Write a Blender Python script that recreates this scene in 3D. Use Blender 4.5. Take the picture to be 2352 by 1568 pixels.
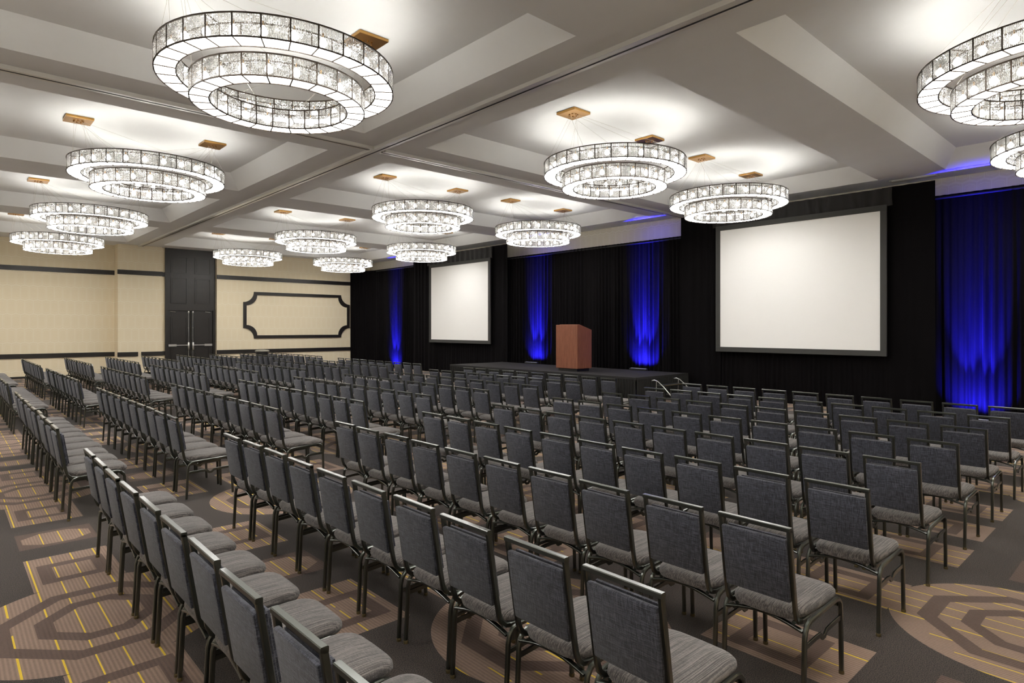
import bpy, bmesh, math, random
from mathutils import Vector, Matrix
import numpy as np

for o in list(bpy.data.objects): bpy.data.objects.remove(o)
SC = bpy.context.scene
COL = SC.collection
PI = math.pi
random.seed(7)

# ------------------------------------------------------------------ camera
CAM_H = 1.85
YAW = math.atan((1176+135.9)/1427.0)
cd = bpy.data.cameras.new('camera'); cam = bpy.data.objects.new('camera', cd); COL.objects.link(cam)
cam.location = (0, 0, CAM_H); cam.rotation_euler = (PI/2, 0, -YAW)
cd.sensor_width = 36; cd.lens = 1427.0/2352*36; cd.shift_y = -31.6/2352; cd.clip_start = .05; cd.clip_end = 100
SC.camera = cam
# ------------------------------------------------------------------ world, exposure
w = bpy.data.worlds.new('world'); SC.world = w; w.use_nodes = True
w.node_tree.nodes['Background'].inputs[0].default_value = (.02, .02, .02, 1)
SC.view_settings.view_transform = 'Standard'; SC.view_settings.look = 'None'
SC.view_settings.gamma = 1; SC.view_settings.use_curve_mapping = False
SC.view_settings.exposure = 1.18
SC.cycles.use_adaptive_sampling = True; SC.cycles.adaptive_threshold = .08
SC.cycles.max_bounces = 5; SC.cycles.diffuse_bounces = 4; SC.cycles.glossy_bounces = 3
SC.cycles.transparent_max_bounces = 6; SC.cycles.sample_clamp_indirect = 4; SC.cycles.sample_clamp_direct = 0
SC.cycles.caustics_reflective = False; SC.cycles.caustics_refractive = False
SC.cycles.use_denoising = True
LAMP_W = 3.4          # each chandelier bulb lamp, watts
DIFF_E = 25.0          # frosted diffuser emission
BULB_E = 7.0
BLUE_W = 12500.0

# ------------------------------------------------------------------ node expression helper
class NT:
    def __init__(s, name):
        s.m = bpy.data.materials.new(name); s.m.use_nodes = True
        s.t = s.m.node_tree; s.n = s.t.nodes; s.l = s.t.links
        s.b = s.n['Principled BSDF']; s.out = s.n['Material Output']
    def add(s, typ, **kw):
        nd = s.n.new(typ)
        for k, v in kw.items(): setattr(nd, k, v)
        return nd
    def math(s, op, a, b=None, c=None):
        nd = s.add('ShaderNodeMath', operation=op)
        for i, v in enumerate((a, b, c)):
            if v is None: continue
            if isinstance(v, (int, float)): nd.inputs[i].default_value = v
            else: s.l.new(v.s if isinstance(v, X) else v, nd.inputs[i])
        return X(s, nd.outputs[0])
    def pos(s, kind='Object'):
        tc = s.add('ShaderNodeTexCoord'); sp = s.add('ShaderNodeSeparateXYZ')
        s.l.new(tc.outputs[kind], sp.inputs[0]); s.tc = tc.outputs[kind]
        return [X(s, sp.outputs[i]) for i in range(3)]
    def noise(s, scale, detail=2, vec=None, stretch=None, rough=.5):
        nd = s.add('ShaderNodeTexNoise'); nd.inputs['Scale'].default_value = scale; nd.inputs['Detail'].default_value = detail
        nd.inputs['Roughness'].default_value = rough
        v = vec if vec is not None else s.add('ShaderNodeTexCoord').outputs['Object']
        if stretch:
            mp = s.add('ShaderNodeMapping'); mp.inputs['Scale'].default_value = stretch; s.l.new(v, mp.inputs[0]); v = mp.outputs[0]
        s.l.new(v, nd.inputs['Vector']); return X(s, nd.outputs['Fac'])
    def mix(s, f, a, b):
        nd = s.add('ShaderNodeMix', data_type='RGBA')
        for i, v in ((0, f), (6, a), (7, b)):
            if isinstance(v, X): s.l.new(v.s, nd.inputs[i])
            elif isinstance(v, (int, float)): nd.inputs[i].default_value = v
            elif isinstance(v, tuple): nd.inputs[i].default_value = (*v, 1)
            else: s.l.new(v, nd.inputs[i])
        return nd.outputs[2]
    def ramp(s, f, stops):
        nd = s.add('ShaderNodeValToRGB'); s.l.new(f.s, nd.inputs[0])
        e = nd.color_ramp.elements
        while len(e) < len(stops): e.new(.5)
        for el, (p, c) in zip(e, stops): el.position = p; el.color = (*c, 1)
        return nd.outputs[0]
    def bump(s, h, strength=.3, dist=.01):
        nd = s.add('ShaderNodeBump'); nd.inputs['Strength'].default_value = strength; nd.inputs['Distance'].default_value = dist
        s.l.new(h.s, nd.inputs['Height']); s.l.new(nd.outputs[0], s.b.inputs['Normal'])
    def set(s, **kw):
        for k, v in kw.items():
            i = s.b.inputs[k.replace('_', ' ')]
            if isinstance(v, X): s.l.new(v.s, i)
            elif isinstance(v, (int, float)): i.default_value = v
            elif isinstance(v, tuple): i.default_value = (*v, 1) if len(v) == 3 else v
            else: s.l.new(v, i)
        return s
class X:
    def __init__(s, t, sock): s.t = t; s.s = sock
    def _o(s, op, b): return s.t.math(op, s, b)
    def __add__(s, b): return s._o('ADD', b)
    __radd__ = __add__
    def __sub__(s, b): return s._o('SUBTRACT', b)
    def __rsub__(s, b): return s.t.math('SUBTRACT', b, s)
    def __mul__(s, b): return s._o('MULTIPLY', b)
    __rmul__ = __mul__
    def __truediv__(s, b): return s._o('DIVIDE', b)
    def __lt__(s, b): return s._o('LESS_THAN', b)
    def __gt__(s, b): return s._o('GREATER_THAN', b)
    def __or__(s, b): return s._o('MAXIMUM', b)
    def __and__(s, b): return s._o('MULTIPLY', b)
    def abs(s): return s.t.math('ABSOLUTE', s)
    def mod(s, b): return s.t.math('FLOORED_MODULO', s, b)
    def max(s, b): return s._o('MAXIMUM', b)
    def min(s, b): return s._o('MINIMUM', b)
    def sin(s): return s.t.math('SINE', s)

def simple(name, col, rough=.5, metal=0, spec=.5, **kw):
    t = NT(name); t.set(Base_Color=col, Roughness=rough, Metallic=metal, **{'Specular_IOR_Level': spec}); t.set(**kw)
    return t.m
def sr(r, g, b):
    f = lambda c: (c/255/12.92 if c/255 <= .04045 else ((c/255+.055)/1.055)**2.4)
    return (f(r), f(g), f(b))

# ------------------------------------------------------------------ materials
M = {}
def carpet():
    t = NT('patterned_carpet'); x, y, z = t.pos()
    masks = []
    light = None; ring = None
    for li, (cx, cy) in enumerate(((.755, 4.74), (2.80, 6.79))):
        ax = ((x-(cx-2.05)).mod(4.1)-2.05).abs(); ay = ((y-(cy-2.05)).mod(4.1)-2.05).abs()
        ell = (ax*ax+ay*ay) < .74**2
        m1 = ax.max(ay).max((ax+ay)*.735)
        rg = ((m1 < .55) & (m1 > .445)) | ((m1 < .33) & (m1 > .235))
        rg = rg & ell
        cols = (0, .85) if li == 1 else (0,)
        for c in cols:
            uu = (ax-c).abs() if c else ax
            inb = (uu < .277)
            b1 = inb & (ay > .70) & (ay < 1.49)
            b2 = inb & (ay > 1.80)
            d = (ay-1.06).abs()
            ro = ((uu-.215).max(d-.23) < 0) & ((uu-.125).max(d-.14) > 0)
            w_ = (ay-2.05).abs(); p, q = uu/.245, w_/.185
            hexr = p.max(q).max((p+q)/1.42) > 1
            blk = b1 | b2
            rb = (b1 & ro) | (b2 & hexr)
            rg = rg | (rb & (1-ell)); ell = ell | blk
        light = ell if light is None else light | ell
        ring = rg if ring is None else ring | rg
    n1 = t.noise(190, 2); n2 = t.noise(1.1, 2); n3 = t.noise(60, 3)
    rib = (x*(2*PI/.0215)).sin()*.5+.5
    cell = (y*(2*PI/.045)).sin()*.5+.5
    st = ((x+(x*9).sin()*.022).mod(.158) < .0095)
    c_l = t.mix((rib*.45+n3*.5), sr(108, 89, 78), sr(152, 128, 111))
    c_r = t.mix(n3, sr(78, 62, 54), sr(95, 76, 67))
    c_d = t.mix(((n1-.5)*6+.5).max(0).min(1), sr(16, 13, 13), sr(76, 66, 60))
    c_y = t.mix(n1, sr(200, 165, 30), sr(228, 196, 60))
    yel = st & light & (1-ring) & (n2 > .42)
    c = t.mix(light, c_d, c_l); c = t.mix(ring, c, c_r); c = t.mix(yel, c, c_y)
    t.set(Base_Color=c, Roughness=.95, Specular_IOR_Level=.15, Sheen_Weight=.15)
    t.bump(rib*light*.6+n1*.7, .5, .006)
    return t.m
M['carpet'] = carpet()

def wallpaper(name, c0, c1, horiz):
    t = NT(name); p = t.pos(); a = p[horiz]; z = p[2]
    PX, PZ = .25, .76
    best = None
    def met(a, z):
        u = a.abs()*(2/PX); v = (a.abs()*1.0*(.14/(PX/2)) + z.abs())*(1/(PZ/2*1.0))
        return u.max(v)
    la = (a+PX/2).mod(PX)-PX/2; lz = (z+PZ*.75).mod(PZ*1.37)-PZ*.685
    PZ2 = PZ*1.37/2
    a1 = (a+PX/2).mod(PX)-PX/2; z1 = (z+PZ2).mod(2*PZ2)-PZ2
    a2 = a.mod(PX)-PX/2; z2 = z.mod(2*PZ2)-PZ2
    # elongated hexagon: half width PX/2, vertical half H1 at side, tip H2, H1+H2=PZ2
    H1, H2 = PZ2*.46, PZ2*.54
    def hexm(a, z):
        A = a.abs(); Z = z.abs()
        return (A/(PX/2)).max((Z+A*((H2-H1)/(PX/2)))/H2)
    m = hexm(a1, z1).min(hexm(a2, z2))
    line = ((m > .93) | ((m > .70) & (m < .745)))
    n = t.noise(900, 1, stretch=(1, 1, .15)); n2 = t.noise(3, 2)
    c = t.mix(line, c0, c1); c = t.mix(n*.25, c, tuple(v*.8 for v in c0))
    t.set(Base_Color=c, Roughness=.75, Specular_IOR_Level=.25)
    return t.m
M['paper_far'] = wallpaper('cream_wallpaper_far', sr(232, 218, 188), sr(237, 226, 201), 0)
M['paper_side'] = wallpaper('cream_wallpaper_side', sr(228, 220, 204), sr(237, 231, 218), 1)

def paint(name, c, rough=.8):
    t = NT(name); n = t.noise(2.2, 3); n2 = t.noise(300, 1)
    t.set(Base_Color=t.mix(n, c, tuple(v*.95 for v in c)), Roughness=rough, Specular_IOR_Level=.25); t.bump(n2, .05, .002)
    return t.m
M['ceil'] = paint('ceiling_paint', sr(215, 211, 203))
M['coffer'] = paint('coffer_paint', sr(244, 245, 245))
M['soffit'] = paint('soffit_paint', sr(244, 246, 248))
M['white_metal'] = simple('track_metal', sr(236, 235, 230), .3, .45)
M['slot'] = simple('track_slot', (.01, .01, .01), .7)
def espresso():
    t = NT('espresso_wood'); n = t.noise(6, 4, stretch=(14, 14, 1))
    t.set(Base_Color=t.ramp(n, [(.3, sr(24, 21, 18)), (.7, sr(38, 33, 29))]), Roughness=.38, Specular_IOR_Level=.5); t.bump(n, .05, .002)
    return t.m
M['espresso'] = espresso()
M['steel'] = simple('satin_steel', (.62, .61, .58), .3, 1)

def fabric(name, ca, cb, cc, sx, wt=.5):
    t = NT(name); x, y, z = t.pos()
    oi = t.add('ShaderNodeObjectInfo'); tc = t.add('ShaderNodeTexCoord'); va = t.add('ShaderNodeVectorMath', operation='ADD')
    t.l.new(tc.outputs['Object'], va.inputs[0]); t.l.new(oi.outputs['Location'], va.inputs[1]); v = va.outputs[0]
    s1, s2 = sx
    n1 = t.noise(60, 2, vec=v, stretch=s1); n2 = t.noise(60, 2, vec=v, stretch=s2); n3 = t.noise(550, 1, vec=v)
    f = n1*wt+n2*(1-wt); f = ((f-.5)*4+.5).max(0).min(1)
    c = t.ramp(f, [(.15, ca), (.5, cb), (.85, cc)])
    c = t.mix((n3-.35).max(0)*.8, c, tuple(q*1.5 for q in cc))
    t.set(Base_Color=c, Roughness=.9, Specular_IOR_Level=.2, Sheen_Weight=.25)
    t.bump(n3+f*.5, .5, .004)
    return t.m
M['seat'] = fabric('lit_seat_weave', sr(54, 52, 52), sr(85, 81, 79), sr(120, 114, 110), ((.07, 4.5, 1), (4, .8, 1)), .78)  # overhead light painted in: paler than the back, besides a warmer own tone
M['back'] = fabric('shaded_back_weave', sr(22, 23, 30), sr(47, 49, 58), sr(84, 86, 97), ((1, .3, 7), (1, 7, .35)))  # same cloth with shade painted into the colour, besides a bluer own tone
M['frame'] = simple('gunmetal_frame', sr(86, 89, 83), .36, 1, Coat_Weight=.6, Coat_Roughness=.12, Coat_IOR=1.6)
M['glide'] = simple('brass_glide', sr(104, 92, 64), .45, .5)
M['bronze'] = simple('bronze_ring', sr(52, 41, 30), .5, .4, .3)
M['gold'] = simple('brushed_gold', sr(178, 136, 80), .32, 1)
M['cable'] = simple('steel_cable', sr(190, 185, 175), .4, .8)
def crystal():
    t = NT('crystal_bead')
    tr = t.add('ShaderNodeBsdfTranslucent'); tr.inputs[0].default_value = (.55, .54, .52, 1)
    gl = t.add('ShaderNodeBsdfGlossy'); gl.inputs['Color'].default_value = (.7, .7, .7, 1); gl.inputs['Roughness'].default_value = .08
    m1 = t.add('ShaderNodeMixShader'); m1.inputs[0].default_value = .66
    t.l.new(tr.outputs[0], m1.inputs[1]); t.l.new(gl.outputs[0], m1.inputs[2])
    tp = t.add('ShaderNodeBsdfTransparent'); m2 = t.add('ShaderNodeMixShader'); m2.inputs[0].default_value = .32
    t.l.new(m1.outputs[0], m2.inputs[1]); t.l.new(tp.outputs[0], m2.inputs[2])
    t.l.new(m2.outputs[0], t.out.inputs[0]); return t.m
M['crystal'] = crystal()
def emis(name, c, e, sampled=True):
    t = NT(name); t.set(Base_Color=(.9, .9, .88), Emission_Color=c, Emission_Strength=e, Roughness=.4)
    if not sampled: t.m.cycles.emission_sampling = 'NONE'
    return t.m
def diffuser():
    t = NT('frosted_diffuser'); n = t.noise(9, 1)
    t.set(Base_Color=(.85, .85, .83), Roughness=.35, Emission_Color=(1, .98, .945), Emission_Strength=(n*1.1+.45)*DIFF_E*.3)
    return t.m
M['diffuser'] = diffuser()
M['diffuser_top'] = simple('frosted_back', (.85, .85, .83), .4)
M['bulb'] = emis('bulb_glass', (1, .96, .88), BULB_E, False)
def velvet():
    t = NT('black_velvet'); n = t.noise(160, 2, stretch=(1, 1, .2))
    t.set(Base_Color=t.mix(n, (.0018, .0015, .0018), (.0052, .0043, .0048)), Roughness=.8, Specular_IOR_Level=.06, Sheen_Weight=.04, Sheen_Roughness=.35, Sheen_Tint=(.4, .38, .5))
    return t.m
M['velvet'] = velvet()
M['valance'] = simple('valance_velvet', (.012, .0105, .010), .7, 0, .3, Sheen_Weight=.15)
M['skirt'] = simple('stage_skirt_cloth', (.010, .010, .009), .7, 0, .3)
def stagetop():
    t = NT('stage_deck_carpet'); n = t.noise(350, 2); t.set(Base_Color=t.mix(n, (.008, .007, .007), (.026, .023, .023)), Roughness=.85, Specular_IOR_Level=.3); t.bump(n, .3, .003); return t.m
M['deck'] = stagetop()
M['screen'] = simple('screen_fabric', sr(244, 243, 240), .8, 0, .2)
M['screen_border'] = simple('screen_border', sr(66, 66, 64), .7, 0, .2)
M['black'] = simple('black_plastic', (.012, .012, .012), .45)
def cherry():
    t = NT('cherry_veneer'); n = t.noise(5, 5, stretch=(7, 7, .5)); n2 = t.noise(120, 2, stretch=(3, 3, .1))
    t.set(Base_Color=t.ramp(n*.6+n2*.4, [(.3, sr(104, 58, 40)), (.5, sr(132, 80, 58)), (.75, sr(150, 97, 73))]), Roughness=.42, Specular_IOR_Level=.45)
    return t.m
M['cherry'] = cherry()
M['vent'] = simple('vent_white', sr(225, 222, 214), .5)
M['blue_led'] = emis('blue_led_lens', (.01, .01, .4), .12, False)
M['binlid'] = simple('grey_lid', sr(140, 138, 128), .5)

# ------------------------------------------------------------------ mesh helpers
def mesh_obj(name, bm, mat, parent=None, smooth=False, recalc=True):
    if recalc: bmesh.ops.recalc_face_normals(bm, faces=bm.faces)
    me = bpy.data.meshes.new(name); bm.to_mesh(me); bm.free()
    for m in (mat if isinstance(mat, (list, tuple)) else [mat]): me.materials.append(m)
    if smooth:
        me.polygons.foreach_set('use_smooth', [True]*len(me.polygons))
        try: me.set_sharp_from_angle(angle=math.radians(38))
        except Exception: pass
    o = bpy.data.objects.new(name, me); COL.objects.link(o)
    if parent: o.parent = parent
    return o
def box(bm, a, b, mi=0):
    x0, y0, z0 = a; x1, y1, z1 = b
    v = [bm.verts.new(p) for p in ((x0,y0,z0),(x1,y0,z0),(x1,y1,z0),(x0,y1,z0),(x0,y0,z1),(x1,y0,z1),(x1,y1,z1),(x0,y1,z1))]
    for f in ((0,3,2,1),(4,5,6,7),(0,1,5,4),(1,2,6,5),(2,3,7,6),(3,0,4,7)):
        fc = bm.faces.new([v[i] for i in f]); fc.material_index = mi
    return v
def bevbox(bm, a, b, r=.005, seg=2):
    t = bmesh.new(); box(t, a, b); bmesh.ops.recalc_face_normals(t, faces=t.faces)
    bmesh.ops.bevel(t, geom=list(t.edges), offset=r, segments=seg, affect='EDGES', profile=.5)
    me = bpy.data.meshes.new('tmp'); t.to_mesh(me); t.free(); bm.from_mesh(me); bpy.data.meshes.remove(me)
def rrect(w, h, r=.3):
    a, b = w/2, h/2; c = min(w, h)*r
    return [(-a+c,-b),(a-c,-b),(a,-b+c),(a,b-c),(a-c,b),(-a+c,b),(-a,b-c),(-a,-b+c)]
def circ(r, n=8): return [(r*math.cos(2*PI*i/n), r*math.sin(2*PI*i/n)) for i in range(n)]
def sweep(bm, pts, prof, side, cap=True, mi=0, closed=False):
    """sweep a profile; prof[0] axis along 'side' (a constant vector), other axis perpendicular"""
    P = [Vector(p) for p in pts]; S = Vector(side).normalized(); rings = []
    n = len(P)
    for i, p in enumerate(P):
        if closed: d = (P[(i+1) % n]-P[i-1])
        else: d = (P[min(i+1, n-1)]-P[max(i-1, 0)])
        d.normalize(); s = (S-d*S.dot(d)); s.normalize(); u = d.cross(s)
        rings.append([bm.verts.new(p+s*a+u*b) for a, b in prof])
    m = len(prof)
    for i in range(n if closed else n-1):
        A, B = rings[i], rings[(i+1) % n]
        for j in range(m):
            f = bm.faces.new((A[j], A[(j+1) % m], B[(j+1) % m], B[j])); f.material_index = mi
    if cap and not closed:
        bm.faces.new(rings[0][::-1]).material_index = mi; bm.faces.new(rings[-1]).material_index = mi
def lathe(bm, prof, n=24, c=(0,0), mi=0):
    rings = []
    for r, z in prof:
        rings.append([bm.verts.new((c[0]+r*math.cos(2*PI*i/n), c[1]+r*math.sin(2*PI*i/n), z)) for i in range(n)] if r > 1e-6 else [bm.verts.new((c[0], c[1], z))])
    for A, B in zip(rings, rings[1:]):
        for i in range(n):
            j = (i+1) % n
            if len(A) == 1: f = bm.faces.new((A[0], B[i], B[j]))
            elif len(B) == 1: f = bm.faces.new((A[i], A[j], B[0]))
            else: f = bm.faces.new((A[i], A[j], B[j], B[i]))
            f.material_index = mi
def empty(name, loc=(0,0,0), rz=0):
    o = bpy.data.objects.new(name, None); COL.objects.link(o); o.location = loc; o.rotation_euler = (0, 0, rz); o.empty_display_size = .2
    return o
def tag(o, label=None, cat=None, group=None, kind=None):
    if label: o['label'] = label
    if cat: o['category'] = cat
    if group: o['group'] = group
    if kind: o['kind'] = kind
    return o
KIDS = {}
def kids(o):
    if not KIDS.get('_built'):
        pass
    return [c for c in COL.objects if c.parent == o]
def copy_tree(tree, parent=None):
    o, ch = tree
    c = o.copy(); COL.objects.link(c)
    if parent is not None: c.parent = parent
    for t in ch: copy_tree(t, c)
    return c
def build_tree(o, allobs):
    return (o, [build_tree(c, allobs) for c in allobs if c.parent == o])

# ================================================================== THE ROOM
XL, XR, YB, YF = -4.4, 16.03, -2.4, 28.0
YF2 = 28.64
HS, HC = 5.10, 5.45
def struct(name, bm, mat, label, cat, parent=None, **k):
    o = mesh_obj(name, bm, mat, parent, **k)
    if parent is None: tag(o, label, cat, kind='structure')
    return o
bm = bmesh.new(); box(bm, (XL-.2, YB-.2, -.1), (XR+.2, YF2+.2, 0))
struct('floor', bm, M['carpet'], 'patterned brown and charcoal carpet with yellow pinstripes', 'floor')
# walls
bm = bmesh.new(); box(bm, (XL-.2, YF2, 0), (5.04, YF2+.2, HS)); box(bm, (5.04, YF, 0), (6.57, YF2+.2, HS)); box(bm, (6.57, YF+.2, 0), (6.72, YF2+.2, HS)); box(bm, (8.66, YF, 0), (XR+.2, YF2+.2, HS)); box(bm, (6.72, YF+.45, 0), (8.66, YF2+.2, HS))
struct('wall_far', bm, M['paper_far'], 'cream wallpapered far wall with pilaster beside the black doors', 'wall')
bm = bmesh.new(); box(bm, (XR, YB-.2, 0), (XR+.2, YF, HS))
struct('wall_right', bm, M['paper_side'], 'cream wallpapered wall behind the black drapes', 'wall')
bm = bmesh.new(); box(bm, (XL-.2, YB, 0), (XL, YF2, HS))
struct('wall_left', bm, M['paper_side'], 'plain cream wall outside the picture on the left', 'wall')
bm = bmesh.new(); box(bm, (XL, YB-.2, 0), (XR, YB, HS))
struct('wall_back', bm, M['paper_far'], 'plain cream wall behind the camera', 'wall')
# ceiling soffit with coffers
CX = [(-3.55, 5.212), (6.45, 15.20)]
CY = [(-1.35, 3.372), (4.615, 9.32), (10.64, 15.28), (16.60, 21.29), (22.60, 27.26)]
bm = bmesh.new()
xs = [XL-.2, CX[0][0], CX[0][1], CX[1][0], CX[1][1], XR+.2]; ys = [YB-.2]+[v for p in CY for v in p]+[YF2+.2]
vg = {}
def gv(i, j):
    if (i, j) not in vg: vg[i, j] = bm.verts.new((xs[i], ys[j], HS))
    return vg[i, j]
for i in range(len(xs)-1):
    for j in range(len(ys)-1):
        if i in (1, 3) and j % 2 == 1: continue
        bm.faces.new((gv(i, j), gv(i, j+1), gv(i+1, j+1), gv(i+1, j)))
ceil = struct('ceiling', bm, M['soffit'], 'grey-white ceiling with deep rectangular coffers', 'ceiling', recalc=False)
for (x0, x1) in CX:
    for (y0, y1) in CY:
        bm = bmesh.new(); dx, dy = .27, .24
        L = [bm.verts.new(p) for p in ((x0,y0,HS),(x1,y0,HS),(x1,y1,HS),(x0,y1,HS))]
        U = [bm.verts.new(p) for p in ((x0+dx,y0+dy,HC),(x1-dx,y0+dy,HC),(x1-dx,y1-dy,HC),(x0+dx,y1-dy,HC))]
        for i in range(4):
            f = bm.faces.new((L[i], L[(i+1) % 4], U[(i+1) % 4], U[i]))
        bm.faces.new((U[3], U[2], U[1], U[0]))
        mesh_obj('coffer', bm, M['coffer'], ceil, recalc=False)
# slab above closes the shell
bm = bmesh.new(); box(bm, (XL-.2, YB-.2, HC+.05), (XR+.2, YF2+.2, HC+.2))
mesh_obj('slab', bm, M['ceil'], ceil)
# movable-wall tracks in the ceiling
def track(n, p0, p1, along, label, h=.03):
    bm = bmesh.new()
    def strip(o0, o1, d, mi):
        if along == 'Y': box(bm, (p0[0]+o0, p0[1], HS-d), (p0[0]+o1, p1[1], HS+.001), mi)
        else: box(bm, (p0[0], p0[1]+o0, HS-d), (p1[0], p0[1]+o1, HS+.001), mi)
    strip(-.15, -.115, .055, 0); strip(-.115, -.075, .006, 1); strip(-.075, -.018, .032, 0); strip(-.018, .014, .033, 1); strip(.014, .07, .032, 0); strip(.07, .095, .012, 0)
    o = mesh_obj(f'trim_{n}', bm, [M['white_metal'], M['slot']]); tag(o, label, 'ceiling track', kind='structure'); return o
track(1, (5.865, YB, 0), (5.865, YF, 0), 'Y', 'long double metal partition track running along the ceiling to the far wall')
track(2, (XL, 10.03, 0), (5.74, 10.03, 0), 'X', 'cross partition track on the ceiling, left of the long track')
track(3, (5.97, 10.03, 0), (XR, 10.03, 0), 'X', 'cross partition track on the ceiling, right of the long track')
# wall trims on the far wall
def rail(bm, x0, x1, y, z0, z1, d):
    box(bm, (x0, y-d, z0), (x1, y+.001, z1)); box(bm, (x0, y-d-.008, z1-.03), (x1, y-.001, z1+.012)); 
def far_rail(n, z0, z1, d, label, breaks):
    bm = bmesh.new()
    for x0, x1, y in breaks: rail(bm, x0, x1, y, z0, z1, d)
    o = mesh_obj(f'trim_{n}', bm, M['espresso']); tag(o, label, 'trim', kind='structure')
segs = [(XL, 5.04, YF2), (5.02, 6.585, YF), (6.585, 6.73, YF+.2), (8.65, XR, YF)]
far_rail(4, 3.93, 4.09, .03, 'dark wood picture rail high on the cream far wall', segs)
far_rail(5, .73, .885, .035, 'dark wood chair rail on the cream far wall', [(XL, 5.04, YF2), (5.02, 5.72, YF), (5.83, 6.585, YF), (6.585, 6.73, YF+.2), (8.65, XR, YF)])
bm = bmesh.new()
for x0, x1, y in segs: box(bm, (x0, y-.02, 0), (x1, y, .075))
tag(mesh_obj('baseboard_far', bm, M['espresso']), 'dark wood baseboard at the foot of the far wall', 'baseboard', kind='structure')
# scooped-corner moulding frame on the far wall
def scoop_outline(x0, x1, z0, z1, r, n=10):
    P = []
    for (cx, cz, a0) in ((x0, z0, PI/2), (x1, z0, PI), (x1, z1, 1.5*PI), (x0, z1, 0)):
        for i in range(n+1):
            a = a0 - PI/2*i/n
            P.append((cx+r*math.cos(a), cz+r*math.sin(a)))
    return P
def scoop():
    bm = bmesh.new(); O = scoop_outline(9.746, 14.84, 1.377, 3.437, .46); I = scoop_outline(9.746+.135, 14.84-.135, 1.377+.135, 3.437-.135, .46+.0)
    def pt(p, y): return bm.verts.new((p[0], y, p[1]))
    a = [pt(p, YF-.045) for p in O]; b = [pt(p, YF-.045) for p in I]; c = [pt(p, YF) for p in O]; d = [pt(p, YF) for p in I]; n = len(a)
    for i in range(n):
        j = (i+1) % n
        bm.faces.new((a[i], a[j], b[j], b[i])); bm.faces.new((a[i], c[i], c[j], a[j])); bm.faces.new((b[i], b[j], d[j], d[i]))
    return bm
tag(mesh_obj('trim_6', scoop(), M['espresso']), 'black moulding frame with scooped corners on the cream wall', 'moulding', kind='structure')
# door unit
def panel_mould(bm, x0, x1, z0, z1, y, w=.035, d=.018):
    for a, b in (((x0, z0), (x1, z0+w)), ((x0, z1-w), (x1, z1)), ((x0, z0+w), (x0+w, z1-w)), ((x1-w, z0+w), (x1, z1-w))):
        box(bm, (a[0], y-d, a[1]), (b[0], y+.001, b[1]))
    box(bm, (x0+w+.03, y-.008, z0+w+.03), (x1-w-.03, y+.001, z1-w-.03))
door = empty('door_1', (0, 0, 0)); tag(door, 'tall dark panelled double door unit in the cream far wall', 'door', kind='structure')
bm = bmesh.new(); yd = YF+.16
box(bm, (6.72, yd, 2.60), (8.64, yd+.15, HS)); box(bm, (6.72, yd-.015, 2.56), (8.64, yd+.15, 2.64)); box(bm, (6.72, yd-.02, 0), (6.80, yd+.15, 2.6)); box(bm, (8.56, yd-.02, 0), (8.64, yd+.15, 2.6))
mesh_obj('door_surround', bm, M['espresso'], door)
for x0, x1, z0, z1 in ((6.92, 7.54, 4.10, 4.78), (7.83, 8.45, 4.10, 4.78), (6.92, 7.54, 2.85, 3.91), (7.83, 8.45, 2.85, 3.91)):
    bm = bmesh.new(); panel_mould(bm, x0, x1, z0, z1, yd); mesh_obj('panel', bm, M['espresso'], door)
for k, (x0, x1) in enumerate(((6.81, 7.665), (7.695, 8.55))):
    bm = bmesh.new(); box(bm, (x0, yd+.05, .01), (x1, yd+.095, 2.555)); leaf = mesh_obj('door_leaf', bm, M['espresso'], door)
    y2 = yd+.05
    for z0, z1 in ((1.20, 2.30), (.18, 1.03)):
        bm = bmesh.new(); panel_mould(bm, x0+.12, x1-.12, z0, z1, y2); mesh_obj('panel', bm, M['espresso'], leaf)
    xm = x1-.07 if k == 0 else x0+.07
    bm = bmesh.new()
    if k == 0: box(bm, (x0+.03, y2-.06, 1.11), (xm, y2-.03, 1.145)); box(bm, (x0+.03, y2-.07, 1.08), (x0+.33, y2-.001, 1.17))
    else: box(bm, (xm, y2-.06, 1.11), (x1-.03, y2-.03, 1.145)); box(bm, (x1-.33, y2-.07, 1.08), (x1-.03, y2-.001, 1.17))
    mesh_obj('push_bar', bm, M['steel'], leaf)
    bm = bmesh.new(); bevbox(bm, (xm-.035, y2-.08, .93), (xm+.035, y2-.002, 1.24), .012); bevbox(bm, (xm-.028, y2-.05, 2.46), (xm+.028, y2-.002, 2.54), .008)
    sweep(bm, [(xm, y2-.03, .03), (xm, y2-.03, 2.5)], circ(.012), (1, 0, 0)); lathe(bm, [(.0, 1.83), (.02, 1.83), (.02, 1.86), (0, 1.86)], 8, (xm, y2-.03))
    mesh_obj('latch_rod', bm, M['steel'], leaf, smooth=True)
    bm = bmesh.new(); xc = x0+.2 if k == 0 else x1-.2; sweep(bm, [(xc-.1, y2-.02, 2.52), (xc+.1, y2-.05, 2.5)], rrect(.02, .02), (0, 0, 1)); mesh_obj('closer_arm', bm, M['steel'], leaf)
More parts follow.
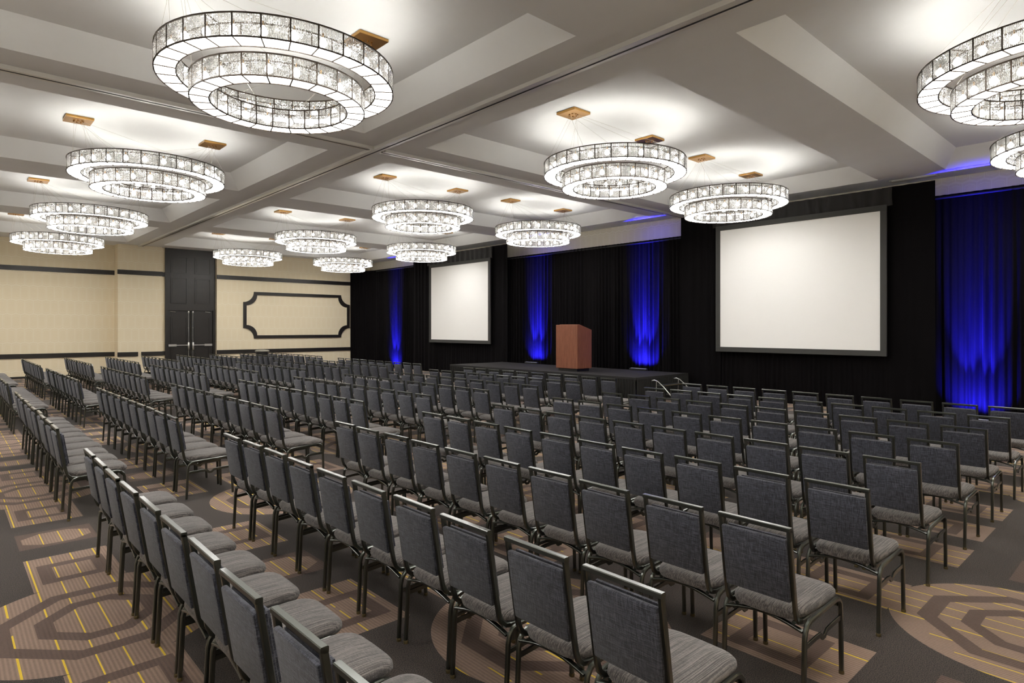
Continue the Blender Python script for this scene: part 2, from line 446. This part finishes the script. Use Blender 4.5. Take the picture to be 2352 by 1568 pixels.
# ceiling air diffuser, sprinkler, outlet
bm = bmesh.new(); box(bm, (15.46, 3.58, HS-.012), (15.72, 4.48, HS+.001)); box(bm, (15.50, 3.62, HS-.022), (15.68, 4.44, HS-.012))
tag(mesh_obj('ceiling_vent', bm, M['vent']), 'white rectangular ceiling vent above the big screen drape', 'vent')
bm = bmesh.new(); lathe(bm, [(0, HS+.002), (.035, HS), (.035, HS-.006), (.01, HS-.01), (.01, HS-.04), (.025, HS-.045), (0, HS-.05)], 12, (15.63, 11.73))
tag(mesh_obj('sprinkler_head', bm, M['steel']), 'small ceiling sprinkler near the blue-lit curtain', 'sprinkler')
bm = bmesh.new(); box(bm, (4.23, YF2-.008, .33), (4.33, YF2, .45)); 
tag(mesh_obj('wall_outlet', bm, M['vent']), 'small white outlet plate low on the cream wall', 'outlet')

# ================================================================== CHANDELIERS
def crystal_panel_mesh(wd, zt, zb, name):
    """strands of octahedral beads hanging in a flat panel: local x along the chord, y outward"""
    ns = int(round(wd/.0155)); nb = 16; V = []; F = []
    px = wd/ns; pz = (zt-zb-.012)/nb; r = .0070
    rnd = random.Random(3)
    for i in range(ns):
        x = -wd/2+px*(i+.5)
        for j in range(nb):
            z = zt-.006-pz*(j+.5); b = len(V); a = rnd.uniform(0, .8); c, s = math.cos(a)*r, math.sin(a)*r
            V += [(x, 0, z+r*1.12), (x+c, s, z), (x-s, c, z), (x-c, -s, z), (x+s, -c, z), (x, 0, z-r*1.12)]
            for q in range(4):
                F.append((b, b+1+q, b+1+(q+1) % 4)); F.append((b+5, b+1+(q+1) % 4, b+1+q))
    me = bpy.data.meshes.new(name); me.from_pydata(V, [], F); me.materials.append(M['crystal']); me.update(); return me
def hoop(bm, R, z, w, h, n=60, mi=0):
    pr = [(R-w/2, z-h/2), (R+w/2, z-h/2), (R+w/2, z+h/2), (R-w/2, z+h/2)]
    rg = [[bm.verts.new((r*math.cos(2*PI*i/n), r*math.sin(2*PI*i/n), zz)) for i in range(n)] for r, zz in pr]
    for k in range(4):
        A, B = rg[k], rg[(k+1) % 4]
        for i in range(n):
            j = (i+1) % n; bm.faces.new((A[i], A[j], B[j], B[i])).material_index = mi
Z_UT, Z_UB, Z_LT, Z_LB = 4.79, 4.565, 4.56, 4.335
RINGS = [(1.25, 1.045, 30, 26, Z_UT, Z_UB), (.925, .73, 24, 20, Z_LT, Z_LB)]
lamp_data = bpy.data.lights.new('chandelier_lamp', 'POINT'); lamp_data.energy = LAMP_W; lamp_data.color = (1, .975, .925); lamp_data.shadow_soft_size = .052
def link(name, me, parent, loc=(0,0,0), rz=0):
    o = bpy.data.objects.new(name, me); COL.objects.link(o); o.parent = parent; o.location = loc; o.rotation_euler = (0, 0, rz); return o
def make_chandelier():
    root = empty('chandelier', (0, 0, 0))
    bulb = bmesh.new(); lathe(bulb, [(0, -.044), (.024, -.037), (.040, -.016), (.042, .004), (.030, .030), (.014, .046), (.012, .052)], 10)
    bulb_o = mesh_obj('bulb', bulb, M['bulb'], root, smooth=True); bulb_me = bulb_o.data; first_bulb = True
    for R, r, n, nb, zt, zb in RINGS:
        bm = bmesh.new()
        for RR in (R, r):
            hoop(bm, RR, zt, .012, .013, n*2); hoop(bm, RR, zb, .012, .012, n*2)
        for i in range(n):
            a = 2*PI*i/n
            for RR in (R, r):
                sweep(bm, [(RR*math.cos(a), RR*math.sin(a), zb), (RR*math.cos(a), RR*math.sin(a), zt)], rrect(.0125, .009), (-math.sin(a), math.cos(a), 0), False)
            for zz in (zb, zt-.004):
                if zz > zb and i % 3: continue
                sweep(bm, [(r*math.cos(a), r*math.sin(a), zz), (R*math.cos(a), R*math.sin(a), zz)], rrect(.014, .016), (0, 0, 1), False)
        mesh_obj('ring_frame', bm, M['bronze'], root)
        # outer crystal panels, one object each
        ch = 2*R*math.sin(PI/n)*.985; me = crystal_panel_mesh(ch, zt, zb, 'crystal_panel'); ap = R*math.cos(PI/n)
        for i in range(n):
            a = 2*PI*(i+.5)/n; link('crystal_panel', me, root, (ap*math.cos(a), ap*math.sin(a), 0), a-PI/2)
        ch = 2*r*math.sin(PI/n)*.985; me = crystal_panel_mesh(ch, zt, zb, 'inner_crystal_panel'); ap = r*math.cos(PI/n)
        for i in range(n):
            a = 2*PI*(i+.5)/n; link('inner_crystal_panel', me, root, (ap*math.cos(a), ap*math.sin(a), 0), a-PI/2)
        # frosted bottom panels
        bm = bmesh.new(); aa = PI/n*.97
        pts = [(r*math.cos(-aa)+.006, r*math.sin(-aa)), (R*math.cos(-aa)-.004, R*math.sin(-aa)), (R*math.cos(aa)-.004, R*math.sin(aa)), (r*math.cos(aa)+.006, r*math.sin(aa))]
        lo = [bm.verts.new((p[0], p[1], zb+.002)) for p in pts]; hi = [bm.verts.new((p[0], p[1], zb+.007)) for p in pts]
        bm.faces.new(lo[::-1]); bm.faces.new(hi).material_index = 1
        for i in range(4): bm.faces.new((lo[i], lo[(i+1) % 4], hi[(i+1) % 4], hi[i])).material_index = 1
        d0 = mesh_obj('diffuser_panel', bm, [M['diffuser'], M['diffuser_top']], root); d0.rotation_euler.z = 2*PI*.5/n
        for i in range(1, n): link('diffuser_panel', d0.data, root, (0, 0, 0), 2*PI*(i+.5)/n)
        # bulbs and sockets
        rm = (R+r)/2; sk = bmesh.new(); zz = zb+.105
        for i in range(nb):
            a = 2*PI*(i+.35)/nb; p = (rm*math.cos(a), rm*math.sin(a), zz)
            if first_bulb: bulb_o.location = p; first_bulb = False
            else: link('bulb', bulb_me, root, p)
            lathe(sk, [(0, zz+.095), (.010, zz+.095), (.012, zz+.05), (0, zz+.05)], 6, p[:2])
            if i % 2 == 0:
                lo_ = bpy.data.objects.new('lamp', lamp_data); COL.objects.link(lo_); lo_.parent = root; lo_.location = (p[0], p[1], zz)
        mesh_obj('lamp_sockets', sk, M['gold'], root)
    # canopies with their fan of cables
    for sx in (-1, 1):
        bm = bmesh.new(); cx = sx*1.085; bevbox(bm, (cx-.2, -.2, HC-.042), (cx+.2, .2, HC-.001), .004, 1)
        for k in range(7):
            q = PI*2*k/7; lathe(bm, [(0, HC-.06), (.012, HC-.058), (.012, HC-.042)], 6, (cx+.07*math.cos(q), .07*math.sin(q)))
        can = mesh_obj('canopy', bm, M['gold'], root)
        bm = bmesh.new(); cb = []
        for k, t in enumerate((-100, -62, -25, 15, 55, 95)):
            a = math.radians(t)+(0 if sx > 0 else PI); cb.append((1.25*math.cos(a), 1.25*math.sin(a), Z_UT))
        for t in (-60, 0, 60):
            a = math.radians(t)+(0 if sx > 0 else PI); cb.append((.925*math.cos(a), .925*math.sin(a), Z_LT))
        for k, e in enumerate(cb):
            q = PI*2*k/7; sweep(bm, [(cx+.07*math.cos(q), .07*math.sin(q), HC-.05), e], circ(.0016, 4), (0, 1, .3), False)
        mesh_obj('cable', bm, M['cable'], can)
    return root
chand = make_chandelier()
allobs = list(COL.objects)
sub = [o for o in allobs if o.parent == chand or (o.parent and o.parent.parent == chand)]
ctree = (chand, [(o, [(c, []) for c in sub if c.parent == o]) for o in sub if o.parent == chand])
LX, RX1, RX2 = 2.83, 8.87, 12.92
CHY = [.97, 6.95, 12.93, 18.93, 24.93]
spots = [
 (LX, CHY[1], 'huge two-ring crystal chandelier at top left, nearest the camera'),
 (LX, CHY[2], 'second crystal chandelier from the camera in the left line'),
 (LX, CHY[3], 'third crystal chandelier from the camera in the left line'),
 (LX, CHY[4], 'last crystal chandelier of the left line, nearest the cream wall'),
 (RX1, CHY[0], 'crystal chandelier cut off by the right edge, the upper one'),
 (RX2, CHY[0], 'crystal chandelier cut off by the right edge, lower and farther'),
 (RX1, CHY[1], 'crystal chandelier in the big bright coffer, left of its pair'),
 (RX2, CHY[1], 'crystal chandelier hanging in front of the large screen corner'),
 (RX1, CHY[2], 'crystal chandelier just beyond the cross track, left of its pair'),
 (RX2, CHY[2], 'crystal chandelier above the middle curtain, right of its pair'),
 (RX1, CHY[3], 'crystal chandelier above the scooped moulding frame, third coffer'),
 (RX2, CHY[3], 'crystal chandelier left above the small screen'),
 (RX1, CHY[4], 'small far crystal chandelier overlapping the black door panels'),
 (RX2, CHY[4], 'far crystal chandelier near the left end of the drapes'),
 (-1.12, CHY[1], 'crystal chandelier off the left edge, first of the outer line'),
 (-1.12, CHY[2], 'crystal chandelier off the left edge, second of the outer line'),
 (-1.12, CHY[3], 'crystal chandelier off the left edge, third of the outer line'),
 (-1.12, CHY[4], 'crystal chandelier off the left edge, last of the outer line'),
 (LX, CHY[0], 'crystal chandelier above and behind the camera, inner line'),
 (-1.12, CHY[0], 'crystal chandelier above and behind the camera, outer line'),
]
for i, (x, y, lab) in enumerate(spots):
    c = chand if i == 0 else copy_tree(ctree)
    c.location = (x, y, 0); tag(c, lab, 'chandelier', 'two-ring crystal chandeliers in the ceiling coffers')

# ================================================================== DRAPES, SCREENS, STAGE
def drape(name, x, y0, y1, z0, z1, parent=None, amp=.05, seed=0, flare=1.0, bend=None, mat=None, per=.17, nz=14, hem=True, gather=.3):
    rnd = random.Random(seed); n = max(8, int(abs(y1-y0)/.018))
    ks = [(2*PI/(per*rnd.uniform(.8, 1.25)), rnd.uniform(0, 6.28), rnd.uniform(.5, 1)) for _ in range(4)]
    ms = [(2*PI/rnd.uniform(.8, 1.8), rnd.uniform(0, 6.28)) for _ in range(2)]
    bm = bmesh.new(); rows = []
    for k in range(nz+1):
        tz = k/nz; z = z1+(z0-z1)*tz; row = []
        A = amp*(gather+(1-gather)*min(1, tz*1.6)*flare)
        for i in range(n+1):
            y = y0+(y1-y0)*i/n
            ph = sum(math.sin(m*y+p+tz*1.3) for m, p in ms)*.9
            s = sum(a*math.sin(kk*y+p+ph*(.4+.6*tz)) for kk, p, a in ks)/2.2
            s = math.copysign(abs(s)**.8, s)
            X_ = x - A*s + (bend(y) if bend else 0)
            row.append(bm.verts.new((X_, y+.012*math.sin(ks[0][0]*y*.5+tz*4)*tz, z)))
        rows.append(row)
    for a, b in zip(rows, rows[1:]):
        for i in range(n): bm.faces.new((a[i], a[i+1], b[i+1], b[i]))
    o = mesh_obj(name, bm, mat or M['velvet'], parent, smooth=False, recalc=False)
    o.data.polygons.foreach_set('use_smooth', [True]*len(o.data.polygons))
    return o
def rodmesh(x, y0, y1, z):
    bm = bmesh.new(); sweep(bm, [(x, y0, z), (x, y1, z)], circ(.02), (0, 0, 1)); return bm
def run(label, x, edges, z1, seed, bend=None, z0=.01):
    r = empty('curtain'); tag(r, label, 'curtain', 'black drape runs along the stage wall')
    for i, (a, b) in enumerate(zip(edges, edges[1:])):
        drape('panel', x+(.012 if i % 2 else 0), a-.03, b+.03, z0, z1+.0, r, amp=.045, seed=seed+i, bend=bend, per=.14)
    mesh_obj('rod', rodmesh(x, edges[0], edges[-1]-(1.5 if bend else 0), z1-.06), M['black'], r)
    return r
bend = lambda y: -.55*max(0, (y-26.6)/1.35)**1.5 if y > 26.6 else 0
run('black curtain run left of the small screen with a blue glow', 15.42, [22.4, 24.3, 26.2, 27.93], 4.62, 11, bend)
run('black curtain run behind the stage between the two screens', 15.40, [8.9, 10.6, 12.3, 13.9, 15.6, 17.3], 4.44, 31)
run('black curtain run at the right edge beside the big screen', 15.40, [-2.3, -.8, .8, 2.3, 3.9], 4.62, 51)
def dress(label, x, y0, y1, fy0, fy1, fz0, fz1, ztop, seed):
    r = empty('screen_drape'); tag(r, label, 'drape', 'tall black drapes dressing the screens')
    drape('side_panel', x, y0, fy0+.1, .01, ztop, r, amp=.022, seed=seed, per=.26, gather=.8)
    drape('side_panel', x, fy1-.1, y1, .01, ztop, r, amp=.022, seed=seed+1, per=.26, gather=.8)
    drape('skirt_panel', x+.01, fy0-.05, fy1+.05, .01, fz0+.25, r, amp=.02, seed=seed+2, per=.12, gather=.8)
    drape('valance', x-.05, fy0-.12, fy1+.12, fz1-.02, ztop-.02, r, amp=.028, seed=seed+3, per=.3, gather=.7, nz=8, mat=M['valance'])
    return r
def screen(label, x, fy0, fy1, fz0, fz1, b):
    r = empty('projection_screen', (x, (fy0+fy1)/2, fz0)); tag(r, label, 'screen', 'projection screens')
    cy = (fy0+fy1)/2
    bm = bmesh.new(); H, W_ = fz1-fz0, (fy1-fy0)/2
    for a, c in (((-W_, 0), (W_, b)), ((-W_, H-b), (W_, H)), ((-W_, b), (-W_+b, H-b)), ((W_-b, b), (W_, H-b))):
        bevbox(bm, (-.03, a[0], a[1]), (.02, c[0], c[1]), .004, 1)
    mesh_obj('border', bm, M['screen_border'], r)
    bm = bmesh.new(); box(bm, (-.012, -W_+b-.01, b-.01), (0, W_-b+.01, H-b+.01)); mesh_obj('screen_surface', bm, M['screen'], r)
    return r
dress('tall black drape framing the large right screen', 15.22, 3.555, 9.58, 4.45, 8.48, 1.22, 4.52, 4.915, 71)
dress('tall black drape framing the small distant screen', 15.22, 16.80, 22.95, 17.70, 21.68, 1.23, 4.48, 4.905, 91)
screen('large blank white projection screen on the right', 15.10, 4.415, 8.445, 1.225, 4.52, .125)
screen('small distant blank white projection screen on the left', 15.10, 17.60, 21.53, 1.24, 4.47, .125)

# stage
SX0, SX1, SY0, SY1, SH = 12.78, 15.16, 9.33, 17.0, .60
stage = empty('stage', (SX0, SY0, 0)); tag(stage, 'low black carpeted stage platform with pleated skirt', 'stage')
nm = 3; mw = (SY1-SY0)/nm
for i in range(nm):
    for j in range(2):
        bm = bmesh.new(); w2 = (SX1-SX0)/2
        bevbox(bm, (w2*j+.002, mw*i+.002, SH-.09), (w2*(j+1)-.002, mw*(i+1)-.002, SH), .004, 1); mesh_obj('deck_section', bm, M['deck'], stage)
bm = bmesh.new()
box(bm, (-.012, -.012, SH-.05), (.0, SY1-SY0+.012, SH+.003)); box(bm, (0, -.012, SH-.05), (SX1-SX0, 0, SH+.003)); box(bm, (0, SY1-SY0, SH-.05), (SX1-SX0, SY1-SY0+.012, SH+.003))
mesh_obj('edge_trim', bm, M['slot'], stage)
def pleats(p0, p1, z0, z1, name):
    bm = bmesh.new(); L = math.dist(p0, p1); n = int(L/.012); rows = []
    dx, dy = (p1[0]-p0[0])/L, (p1[1]-p0[1])/L; nx, ny = dy, -dx
    for k in range(4):
        tz = k/3; row = []
        for i in range(n+1):
            s = L*i/n; A = .012+.014*tz; o = A*math.sin(s*2*PI/.085+.7*math.sin(s*3))-.02
            row.append(bm.verts.new((p0[0]+dx*s-nx*o, p0[1]+dy*s-ny*o, z1+(z0-z1)*tz)))
        rows.append(row)
    for a, b in zip(rows, rows[1:]):
        for i in range(n): bm.faces.new((a[i], a[i+1], b[i+1], b[i]))
    o = mesh_obj(name, bm, M['skirt'], stage, recalc=False); o.data.polygons.foreach_set('use_smooth', [True]*len(o.data.polygons))
LYS = SY1-SY0; LXS = SX1-SX0
pleats((-.004, LYS), (-.004, 0), .01, SH-.05, 'front_skirt'); pleats((0, -.004), (LXS, -.004), .01, SH-.05, 'side_skirt'); pleats((LXS, LYS+.004), (0, LYS+.004), .01, SH-.05, 'side_skirt')
# stage steps
st = empty('stage_steps', (13.85, 8.95, 0)); tag(st, 'low metal stage steps with side rails beside the stage', 'steps')
for z, y0, y1 in ((.20, -.36, -.10), (.40, -.08, .18)):
    bm = bmesh.new(); bevbox(bm, (-.47, y0, z-.03), (.47, y1, z), .004, 1); o = mesh_obj('tread', bm, M['black'], st)
    bm = bmesh.new(); box(bm, (-.47, y0-.006, z-.012), (.47, y0+.03, z+.003)); mesh_obj('nosing', bm, M['glide'], o)
for sx in (-1, 1):
    bm = bmesh.new(); sweep(bm, [(sx*.5, .30, .50), (sx*.5, .22, .52), (sx*.5, .12, .49), (sx*.5, -.05, .36), (sx*.5, -.3, .12), (sx*.5, -.42, .012)], circ(.013), (1, 0, 0))
    sweep(bm, [(sx*.5, .16, .50), (sx*.5, .18, .01)], circ(.013), (1, 0, 0)); mesh_obj('rail', bm, M['steel'], st, smooth=True)
# lectern
lec = empty('lectern', (13.3, 11.72, SH+.003)); tag(lec, 'cherry wood lectern with sloping top standing on the stage', 'lectern')
bm = bmesh.new(); W_, D_ = .84, .62
pr_ = [(0, .075), (D_, .075), (D_, 1.17), (D_-.35*D_, 1.335), (0, 1.335)]
pr_ = [(0, .075), (D_, .075), (D_, 1.185), (.10, 1.33), (0, 1.33)]
a = [bm.verts.new((x, 0, z)) for x, z in pr_]; b = [bm.verts.new((x, W_, z)) for x, z in pr_]
bm.faces.new(a); bm.faces.new(b[::-1])
for i in range(5): bm.faces.new((a[i], b[i], b[(i+1) % 5], a[(i+1) % 5]))
bmesh.ops.recalc_face_normals(bm, faces=bm.faces); bmesh.ops.bevel(bm, geom=list(bm.edges), offset=.006, segments=1, affect='EDGES')
mesh_obj('cabinet', bm, M['cherry'], lec)
bm = bmesh.new(); box(bm, (.05, .06, .0), (D_-.05, W_-.06, .076)); mesh_obj('plinth', bm, M['black'], lec)
bm = bmesh.new(); v = [bm.verts.new(p) for p in ((.12, .04, 1.332), (D_-.01, .04, 1.19), (D_-.01, W_-.04, 1.19), (.12, W_-.04, 1.332))]; u = [bm.verts.new((q.co.x, q.co.y, q.co.z+.012)) for q in v]
bm.faces.new(v[::-1]); bm.faces.new(u)
for i in range(4): bm.faces.new((v[i], v[(i+1) % 4], u[(i+1) % 4], u[i]))
mesh_obj('reading_surface', bm, M['cherry'], lec)
# bin by the far wall
bn = empty('waste_bin', (10.29, 27.25, 0)); tag(bn, 'black round waste bin with grey lid by the far wall', 'bin')
bm = bmesh.new(); lathe(bm, [(0, .0), (.24, 0), (.27, .82), (.25, .83), (0, .83)], 24); mesh_obj('body', bm, M['black'], bn, smooth=True)
bm = bmesh.new(); lathe(bm, [(.285, .815), (.295, .83), (.29, .86), (.24, .885), (.1, .90), (0, .90)], 24); mesh_obj('lid', bm, M['binlid'], bn, smooth=True)
# floor uplights washing the drapes blue
for i, (x, y, z, pw, lab) in enumerate(((15.07, 24.62, 0, 1.0, 'low black blue-LED uplight bar on the floor left of the small screen'), (15.06, 15.38, SH+.004, 1.0, 'low black blue-LED uplight bar on the stage, left of the lectern'), (15.06, 10.9, SH+.004, 1.35, 'low black blue-LED uplight bar on the stage, right of the lectern'), (14.98, 2.86, 0, 1.0, 'low black blue-LED uplight bar on the floor near the right edge'))):
    r = empty('uplight', (x, y, z)); tag(r, lab, 'uplight', 'blue uplights at the foot of the drapes')
    bm = bmesh.new(); bevbox(bm, (-.05, -.30, 0), (.05, .30, .055), .008, 1); mesh_obj('housing', bm, M['black'], r)
    bm = bmesh.new(); box(bm, (-.02, -.27, .053), (.03, .27, .058)); mesh_obj('lens', bm, M['blue_led'], r)
    for pwr, cone, tilt, dy in ((BLUE_W*pw*.45, 26, .25, -.17), (BLUE_W*pw*.45, 26, .25, .17), (BLUE_W*pw*.03, 84, 1.0, -.2), (BLUE_W*pw*.03, 84, 1.0, 0), (BLUE_W*pw*.03, 84, 1.0, .2)):      # narrow and wide LEDs in each housing
        ld = bpy.data.lights.new('led', 'SPOT'); ld.energy = pwr; ld.color = (.02, .016, 1); ld.spot_size = math.radians(cone); ld.spot_blend = .9; ld.shadow_soft_size = .03
        lo = bpy.data.objects.new('led', ld); COL.objects.link(lo); lo.parent = r; lo.location = (0, dy, .09)
        lo.rotation_euler = Vector((tilt, 0, 1)).to_track_quat('-Z', 'Y').to_euler()

# ================================================================== CHAIRS
def make_chair():
    root = empty('banquet_chair')
    # seat cushion: superellipse rings, narrower at the back
    bm = bmesh.new(); n = 28; prof = [(0, .402), (.88, .402), (.965, .410), (1, .428), (.99, .446), (.945, .459), (.83, .467), (.55, .474), (0, .477)]
    rings = []
    for s, z in prof:
        if s == 0: rings.append([bm.verts.new((.245, 0, z))]); continue
        rg = []
        for i in range(n):
            t = 2*PI*i/n; c, q = math.cos(t), math.sin(t); e = .42
            ux = math.copysign(abs(c)**e, c); uy = math.copysign(abs(q)**e, q)
            x = .245+ux*.258*s; hw = .182+.026*(x+.01)/.5
            rg.append(bm.verts.new((x, uy*hw*s, z+(.004 if ux > 0 else 0)-.012*max(0, ux*s-.7)*2)))
        rings.append(rg)
    for A, B in zip(rings, rings[1:]):
        for i in range(n):
            j = (i+1) % n
            if len(A) == 1: bm.faces.new((A[0], B[j], B[i]))
            elif len(B) == 1: bm.faces.new((A[i], A[j], B[0]))
            else: bm.faces.new((A[i], A[j], B[j], B[i]))
    mesh_obj('seat', bm, M['seat'], root, smooth=True)
    # backrest pad: rounded slab in the tilted plane of the posts
    lean = math.atan2(.053, .33)
    def backpad():
        bm = bmesh.new()
        bevbox(bm, (-.022, -.168, 0), (.004, .168, .322), .009, 2)
        t = bmesh.new(); box(t, (.002, -.166, .003), (.045, .166, .318)); bmesh.ops.recalc_face_normals(t, faces=t.faces)
        bmesh.ops.bevel(t, geom=list(t.edges), offset=.016, segments=3, affect='EDGES'); me = bpy.data.meshes.new('t'); t.to_mesh(me); t.free(); bm.from_mesh(me); bpy.data.meshes.remove(me)
        R = Matrix.Translation((-.030, 0, .516)) @ Matrix.Rotation(-lean, 4, 'Y')
        bmesh.ops.transform(bm, matrix=R, verts=bm.verts); return bm
    mesh_obj('backrest', backpad(), M['back'], root, smooth=True)
    # back frame
    bm = bmesh.new()
    path = [(.13, .397), (.06, .399), (.022, .408), (-.004, .432), (-.018, .47), (-.033, .55), (-.0865, .882)]
    for sy in (-1, 1):
        sweep(bm, [(x, sy*.178, z) for x, z in path], rrect(.020, .026, .2), (0, 1, 0))
    sweep(bm, [(-.0865, -.188, .881), (-.0865, .188, .881)], rrect(.028, .022, .15), (1, 0, 0))
    mesh_obj('back_frame', bm, M['frame'], root, smooth=True)
    # legs: two bent tubes per side, meeting under the seat
    for sy in (-1, 1):
        y = sy*.209
        bm = bmesh.new(); sweep(bm, [(-.002, y, .012), (.008, y, .2), (.014, y, .33), (.022, y, .365), (.042, y, .392), (.075, y, .405), (.24, y, .412)], rrect(.022, .024, .25), (0, 1, 0))
        lg = mesh_obj('leg', bm, M['frame'], root, smooth=True)
        bm = bmesh.new(); lathe(bm, [(0, 0), (.014, 0), (.015, .012), (.013, .02), (0, .02)], 8, (-.002, y)); mesh_obj('glide', bm, M['glide'], lg)
        bm = bmesh.new(); sweep(bm, [(.24, y, .412), (.395, y, .418), (.43, y, .410), (.452, y, .388), (.46, y, .35), (.466, y, .2), (.473, y, .012)], rrect(.022, .024, .25), (0, 1, 0))
        lg = mesh_obj('leg', bm, M['frame'], root, smooth=True)
        bm = bmesh.new(); lathe(bm, [(0, 0), (.014, 0), (.015, .012), (.013, .02), (0, .02)], 8, (.473, y)); mesh_obj('glide', bm, M['glide'], lg)
        bm = bmesh.new(); sweep(bm, [(.012, y, .292), (.15, y, .300), (.20, y, .297), (.225, y, .275), (.25, y, .275), (.275, y, .297), (.33, y, .302), (.462, y, .306)], rrect(.010, .026, .2), (0, 1, 0))
        mesh_obj('stretcher', bm, M['frame'], root, smooth=True)
    bm = bmesh.new(); sweep(bm, [(.016, -.2+.4*i/10, .368+.034*math.sin(PI*i/10)) for i in range(11)], rrect(.026, .012, .2), (1, 0, 0))
    mesh_obj('arched_crossbar', bm, M['frame'], root, smooth=True)
    bm = bmesh.new(); sweep(bm, [(.448, -.2, .375), (.448, .2, .375)], rrect(.02, .02), (0, 0, 1)); 
    for yy in (-.15, .15): sweep(bm, [(.03, yy, .392), (.44, yy, .396)], rrect(.02, .016), (0, 1, 0))
    mesh_obj('seat_frame', bm, M['frame'], root)
    return root
chair = make_chair()
sub = [o for o in COL.objects if o.parent == chair or (o.parent and o.parent.parent == chair)]
full = (chair, [(o, [(c, []) for c in sub if c.parent == o]) for o in sub if o.parent == chair])
lite = (chair, [(o, []) for o in sub if o.parent == chair])
ROWX = [[.83, 1.905, 2.98, 4.05, 5.12, 6.20, 7.28, 8.36, 9.45],
        [.815, 1.838, 2.925, 4.05, 5.11, 6.19, 7.26, 8.33, 9.33],
        [.835, 1.84, 2.93, 4.03, 5.10, 6.19, 7.27, 8.34, 9.36],
        [.84, 1.845, 2.935, 4.04, 5.11, 6.20, 7.30, 8.38, 9.45]]
Y0 = [(1.655, .4755), (7.645, .4725), (14.14, .4735), (20.15, .480)]
BN = ['nearest block', 'second block', 'third block', 'farthest block']
ORD = ['first', 'second', 'third', 'fourth', 'fifth', 'sixth', 'seventh', 'eighth', 'ninth', 'tenth']
rc = random.Random(5); places = []
for b in range(4):
    for i in range(9):
        for k in range(10):
            x = ROWX[b][i]+.095+rc.uniform(-.01, .01); y = Y0[b][0]+Y0[b][1]*k-.188+rc.uniform(-.004, .004)
            rz = math.radians(rc.uniform(-.7, .7))
            d = x*math.sin(YAW)+y*math.cos(YAW)
            rn = 'back row' if i == 0 else ('front row' if i == 8 else f'{ORD[i]} row from the back')
            places.append((d, x, y, rz, f'grey banquet chair, {ORD[k]} from near end of {rn}, {BN[b]}'))
places.sort()
for q, (d, x, y, rz, lab) in enumerate(places[:300]):
    c = copy_tree(full if d < 6.5 else lite)
    c.location = (x, y, 0); c.rotation_euler = (0, 0, rz)
    tag(c, lab, 'chair', 'grey banquet chairs in rows facing the stage')
# the sixty farthest chairs, one object of stuff
verts, faces, mats, smooth = [], [], [], []
mlist = [M['seat'], M['back'], M['frame'], M['glide']]
parts = [o for o in sub if o.name.split('.')[0] != 'glide']
base_v = []; base_f = []; base_m = []
for o in parts:
    off = len(base_v); base_v += [tuple(v.co) for v in o.data.vertices]; mi = mlist.index(o.data.materials[0])
    for p in o.data.polygons: base_f.append([off+i for i in p.vertices]); base_m.append(mi)
BV = np.array(base_v)
allv = []; allf = []; allm = []
for d, x, y, rz, lab in places[300:]:
    c_, s_ = math.cos(rz), math.sin(rz); R = np.array([[c_, s_, 0], [-s_, c_, 0], [0, 0, 1]])
    off = len(allv)*len(BV); allv.append(BV @ R + np.array([x, y, 0])); allf += [[i+off for i in f] for f in base_f]; allm += base_m
me = bpy.data.meshes.new('distant_chairs'); me.from_pydata(np.concatenate(allv).tolist(), [], allf)
for m in mlist: me.materials.append(m)
me.polygons.foreach_set('material_index', allm); me.polygons.foreach_set('use_smooth', [True]*len(allf))
try: me.set_sharp_from_angle(angle=math.radians(38))
except Exception: pass
me.update(); o = bpy.data.objects.new('distant_chairs', me); COL.objects.link(o)
tag(o, 'farthest grey banquet chairs massed before the cream wall', 'chairs', 'grey banquet chairs in rows facing the stage', 'stuff')
# the prototype becomes no extra chair
for o in sub: bpy.data.objects.remove(o)
bpy.data.objects.remove(chair)
